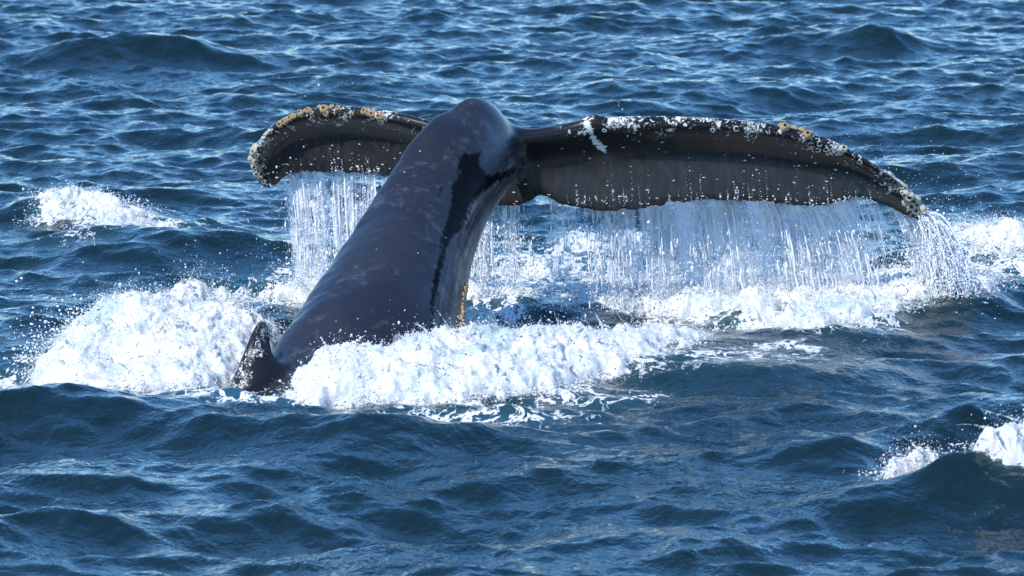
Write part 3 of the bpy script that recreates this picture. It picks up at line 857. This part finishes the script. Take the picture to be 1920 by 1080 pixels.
# ------------------------------------------------------------------ water falling off the flukes
def mat_film():
    w = NT("falling_water_film")
    uv = w.n("UVMap", uv_map="uv").outputs[0]
    den = w.attr("dense"); fall = w.attr("fall")
    s1 = w.noise(w.mapv(uv, (34, 2.2, 1)), 1.0, 4, 0.6, 0.5)
    s2 = w.noise(w.mapv(uv, (9, 3.0, 1)), 1.0, 3, 0.6, 0.8)
    br = w.noise(w.mapv(uv, (70, 24, 1)), 1.0, 4, 0.7, 0.3)
    v = w.math('ADD', w.math('MULTIPLY', s1, 0.55), w.math('MULTIPLY', s2, 0.95))
    v = w.math('ADD', v, w.math('MULTIPLY', w.math('SUBTRACT', br, 0.5), w.math('ADD', 0.2, w.math('MULTIPLY', fall, 0.9))))
    v = w.math('ADD', v, w.math('SUBTRACT', w.math('MULTIPLY', den, 0.55), 0.55))
    a = w.ramp(v, 0.50, 0.92, 0.0, 0.92)
    tr = w.n("BsdfTransparent")
    d = w.n("BsdfPrincipled", i_Base_Color=(0.87, 0.88, 0.89, 1), i_Roughness=0.18, i_IOR=1.33)
    w.set(d, "Normal", w.bump(w.math('ADD', s1, w.math('MULTIPLY', br, .6)), 0.8, 0.012))
    tl = w.n("BsdfTranslucent", i_Color=(0.86, 0.88, 0.91, 1))
    m1 = w.n("MixShader", i_0=0.45); w.set(m1, 1, d); w.set(m1, 2, tl)
    m2 = w.n("MixShader"); w.set(m2, 0, a); w.set(m2, 1, tr); w.set(m2, 2, m1)
    return w.done(m2)
FILM = mat_film()

def strand_mesh(paths, radii):
    """paths (n,k,3), radii (n,k) -> five sided tubes"""
    n, k, _ = paths.shape; m = 5
    a = np.arange(m) * 2 * np.pi / m
    off = np.stack([np.cos(a), np.sin(a), np.zeros(m)], 1)
    V = paths[:, :, None] + radii[:, :, None, None] * off[None, None]
    i = np.arange(n * k * m).reshape(n, k, m)
    f = np.stack([i[:, :-1], np.roll(i[:, :-1], -1, 2), np.roll(i[:, 1:], -1, 2), i[:, 1:]], -1).reshape(-1, 4)
    return V.reshape(-1, 3), f

def fall_path(p0, lean, depth, t):
    """points down a fall: p0 (n,3), lean (n,) sideways metres at the bottom, t (k,) 0..1"""
    bot = sea_z(p0[:, 0] + lean, p0[:, 1]) - 0.02
    H = p0[:, 2] - bot
    x = p0[:, 0][:, None] + lean[:, None] * np.sqrt(t)[None]
    y = p0[:, 1][:, None] + depth[:, None] * np.sqrt(t)[None]
    z = p0[:, 2][:, None] - H[:, None] * t[None]
    return np.stack([x, y, z], -1)

def curtain(name, part, span, dens_f, lean_f, n_str, n_drop, label, seed, layers=(0.0, 0.05)):
    r = np.random.default_rng(seed)
    TE = TRAIL[part]; TE = TE[int(span[0] * (len(TE) - 1)):int(span[1] * (len(TE) - 1)) + 1]
    ln = np.concatenate([[0], np.cumsum(np.linalg.norm(np.diff(TE, axis=0), axis=1))])
    def at(s): return np.stack([np.interp(s, ln, TE[:, c]) for c in range(3)], 1)
    t = np.linspace(0, 1, 60)
    # thin sheets
    V, F, UV, D, FA, off = [], [], [], [], [], 0
    for li, dy in enumerate(layers):
        s = np.arange(0, ln[-1], .010); p = at(s); p[:, 2] += .006
        p[:, 1] += dy * 0.4
        path = fall_path(p, lean_f(p[:, 0]), np.full(len(s), dy), t)
        wob = noise3(np.stack([np.repeat(s * 9, 60), np.tile(t * 2, len(s)), np.full(len(s) * 60, seed + li * 5.)], 1)).reshape(len(s), 60)
        path[:, :, 1] += .03 * wob * np.sqrt(t)[None]
        V.append(path.reshape(-1, 3)); F.append(grid_faces(len(s), 60) + off); off += len(s) * 60
        UV.append(np.stack([np.repeat(s + li * 3.3, 60), (p[:, 2][:, None] - path[:, :, 2]).ravel() + li * 7.], 1))
        D.append(np.repeat(dens_f(p[:, 0]) * (.80 + .80 * fbm(np.stack([s * 4.5, np.full(len(s), seed + li * 2.), np.zeros(len(s))], 1), 3)), 60)); FA.append(np.tile(t, len(s)))
    sheet = mesh_from(name + "_film", np.concatenate(V), np.concatenate(F), FILM,
                      attrs={"dense": np.concatenate(D), "fall": np.concatenate(FA)}, uv=np.concatenate(UV))
    o = link(name, sheet, kind="stuff", label=label, category="falling water")
    # strands
    cand = r.uniform(0, ln[-1], n_str * 4); pc = at(cand)
    clump = fbm(np.stack([cand * 7, np.full(len(cand), seed * 1.), np.zeros(len(cand))], 1), 3)
    keep = r.uniform(0, 1.0, len(cand)) < dens_f(pc[:, 0]) * (.45 + 1.3 * clump)
    cand = cand[keep][:n_str]; p = at(cand); n = len(cand)
    p[:, 2] += r.uniform(-.004, .012, n); p[:, 1] += r.normal(0, .012, n)
    lw = .05 * noise3(np.stack([cand * 5, np.zeros(n), np.full(n, 3.3)], 1))
    path = fall_path(p, lean_f(p[:, 0]) + lw + r.normal(0, .006, n), r.normal(.02, .05, n), t)
    q = np.stack([np.repeat(cand * 31, 60), np.tile(t * 7, n), np.full(n * 60, 1.3)], 1)
    path[:, :, 0] += (.022 * noise3(q)).reshape(n, 60) * t[None]
    hole = fbm(np.stack([np.repeat(cand * 6, 60), np.tile(t * 4, n), np.full(n * 60, 8.8)], 1), 2).reshape(n, 60)
    rad = r.gamma(1.3, .0024, n)[:, None] * (1 + 1.3 * noise3(q * np.array([3, 1.7, 1]) + 9).reshape(n, 60)) * sstep(-.22, .15, hole) + .0003
    # strands thin out and break into drops as they fall
    stop = r.uniform(.35, 1.25, n)[:, None]
    rad = np.clip(rad, .0003, .0065) * np.where(t[None] < stop, 1, 0.05)
    sv, sf = strand_mesh(path, rad)
    # drops
    c2 = r.uniform(0, ln[-1], n_drop * 3); p2 = at(c2)
    k2 = r.uniform(0, 1.1, len(c2)) < dens_f(p2[:, 0]) + .12
    c2 = c2[k2][:n_drop]
    lock = r.uniform(0, 1, len(c2)) < .55                      # more than half follow the strands
    c2[lock] = cand[r.integers(0, n, lock.sum())] + r.normal(0, .006, lock.sum())
    c2 = c2.clip(0, ln[-1]); p2 = at(c2); n2 = len(c2)
    tt = r.beta(1.5, 1.0, n2)
    full = fall_path(p2, lean_f(p2[:, 0]) + r.normal(0, .035, n2), r.normal(.02, .07, n2), np.linspace(0, 1, 101))
    pos = full[np.arange(n2), (tt * 100).astype(int)] + r.normal(0, .006, (n2, 3))
    dvv, dff = beads(pos, r.gamma(2.0, .0008, n2) + .0008, stretch=1 + r.gamma(1.5, .8, n2), seed=seed)
    v, f = merge([(sv, sf), (dvv, dff)])
    link("strands", mesh_from(name + "_strands", v, f, DROPS), o, kind="stuff")
    return o
XP = lambda px, Y: P(px, 400, Y)[0]
def prof(pts, Y):
    xs = [XP(a, Y) for a, b in pts]; vs = [b for a, b in pts]
    return lambda x: np.interp(x, xs, vs)
curtain("water_curtain", 1, (.055, .985),
        prof([(1000, .35), (1060, .50), (1110, .72), (1180, .85), (1300, 1.0), (1480, .98), (1570, .80), (1640, .55), (1690, .45), (1715, .8), (1740, 1.25)], 1.3),
        prof([(1000, .02), (1200, .05), (1400, .10), (1560, .17), (1700, .15), (1740, .17)], 1.3),
        460, 12000, "wide curtain of water pouring off the trailing edge of the near fluke", 21, layers=(0.0, 0.06, 0.12))
curtain("water_curtain", 2, (.04, .22),
        prof([(900, .6), (940, .55), (1016, .40)], 1.1), prof([(900, -.02), (1016, .02)], 1.1),
        90, 2600, "narrow thin fall of water between the tail stock and the fluke notch", 22)
curtain("water_curtain", 2, (.40, .97),
        prof([(505, .95), (530, 1.0), (560, .86), (620, .72), (680, .66), (740, .60), (800, .6)], 1.8), prof([(505, .10), (560, .06), (740, .02)], 1.8),
        190, 7000, "broken fall of water off the far curled fluke behind the tail stock", 23, layers=(0.0, 0.08))

# the solid spout at the tip of the near fluke
def spout():
    r = np.random.default_rng(31); n = 240; t = np.linspace(0, 1, 50)
    tip = P(1738, 412, 1.23)
    p = tip[None] + np.stack([r.uniform(-.06, .03, n), r.normal(0, .03, n), r.uniform(-.02, .05, n)], 1)
    lean = .17 + r.normal(0, .05, n)
    path = fall_path(p, lean, r.normal(0, .07, n), t)
    q = np.stack([np.repeat(np.arange(n) * 1.7, 50), np.tile(t * 6, n), np.zeros(n * 50)], 1)
    rad = np.clip((r.gamma(2, .0017, n)[:, None] + .0008) * (1 + .9 * noise3(q).reshape(n, 50)), .0006, .008)
    path[:, :, 0] += (.02 * noise3(q + 7)).reshape(n, 50) * t[None]
    sv, sf = strand_mesh(path, rad)
    n2 = 11000; i = r.integers(0, n, n2); j = (r.beta(1.3, 1, n2) * 49).astype(int)
    w_ = (j / 49.)[:, None]
    pos = path[i, j] + r.normal(0, 1, (n2, 3)) * np.array([.035, .05, .03]) * (.3 + w_)
    dv_, df_ = beads(pos, r.gamma(2, .0014, n2) + .001, seed=5)
    v, f = merge([(sv, sf), (dv_, df_)])
    link("water_spout", mesh_from("water_spout", v, f, DROPS), kind="stuff", label="dense white spout of water streaming off the barnacled fluke tip", category="falling water")
spout()

# stray drops in the air round the tail
def drops():
    r = np.random.default_rng(41); pos, rad = [], []
    def cloud(px, py, Y, sx, sz, n, size):
        c = P(px, py, Y); g = r.normal(size=(n, 3)) * np.array([sx, .25, sz]); g = c + g
        ok = g[:, 2] > sea_z(g[:, 0], g[:, 1]) + .01
        pos.append(g[ok]); rad.append((r.gamma(1.6, size, n) + .0008)[ok])
    cloud(1780, 440, .8, .14, .16, 420, .0009)
    cloud(1680, 300, .75, .30, .10, 160, .0006)
    cloud(1840, 500, .9, .16, .08, 900, .0016)
    cloud(760, 650, -1.3, .16, .09, 260, .0016)
    cloud(660, 690, -1.7, .08, .09, 200, .0018)
    cloud(100, 620, -.6, .10, .12, 420, .0016)
    cloud(60, 680, -.9, .10, .08, 300, .0016)
    cloud(560, 430, 1.8, .16, .28, 700, .0009)
    cloud(960, 220, .9, .5, .12, 90, .0005)
    cloud(1880, 800, -3.3, .06, .06, 28, .0016)
    cloud(540, 560, .5, .3, .05, 500, .0012)
    cloud(1250, 520, .7, .7, .12, 1800, .0010)
    # runs of drops trickling down the under side of the flukes
    for px0, px1, base, Y, n in ((1060, 1640, 384, 1.0, 90), (610, 720, 328, 1.5, 22)):
        for _ in range(n):
            a = r.uniform(px0, px1); b = base - r.gamma(1.2, 24); k = int(r.integers(4, 16)); b1 = base + r.uniform(-8, 4)
            for q in np.linspace(0, 1, k):
                p, nr = on_skin(a + q * r.uniform(1, 5) + r.normal(0, .8), b + (b1 - b) * q, Y)
                if p.y < Y - .6: continue
                pos.append(np.array([p + nr * .001])); rad.append(np.array([r.gamma(2, .0007) + .0007]))
    v, f = beads(np.concatenate(pos), np.concatenate(rad), seed=9)
    link("spray", mesh_from("spray", v, f, DROPS), kind="stuff", label="loose drops of spray flying round the tail and the foam", category="spray")
drops()
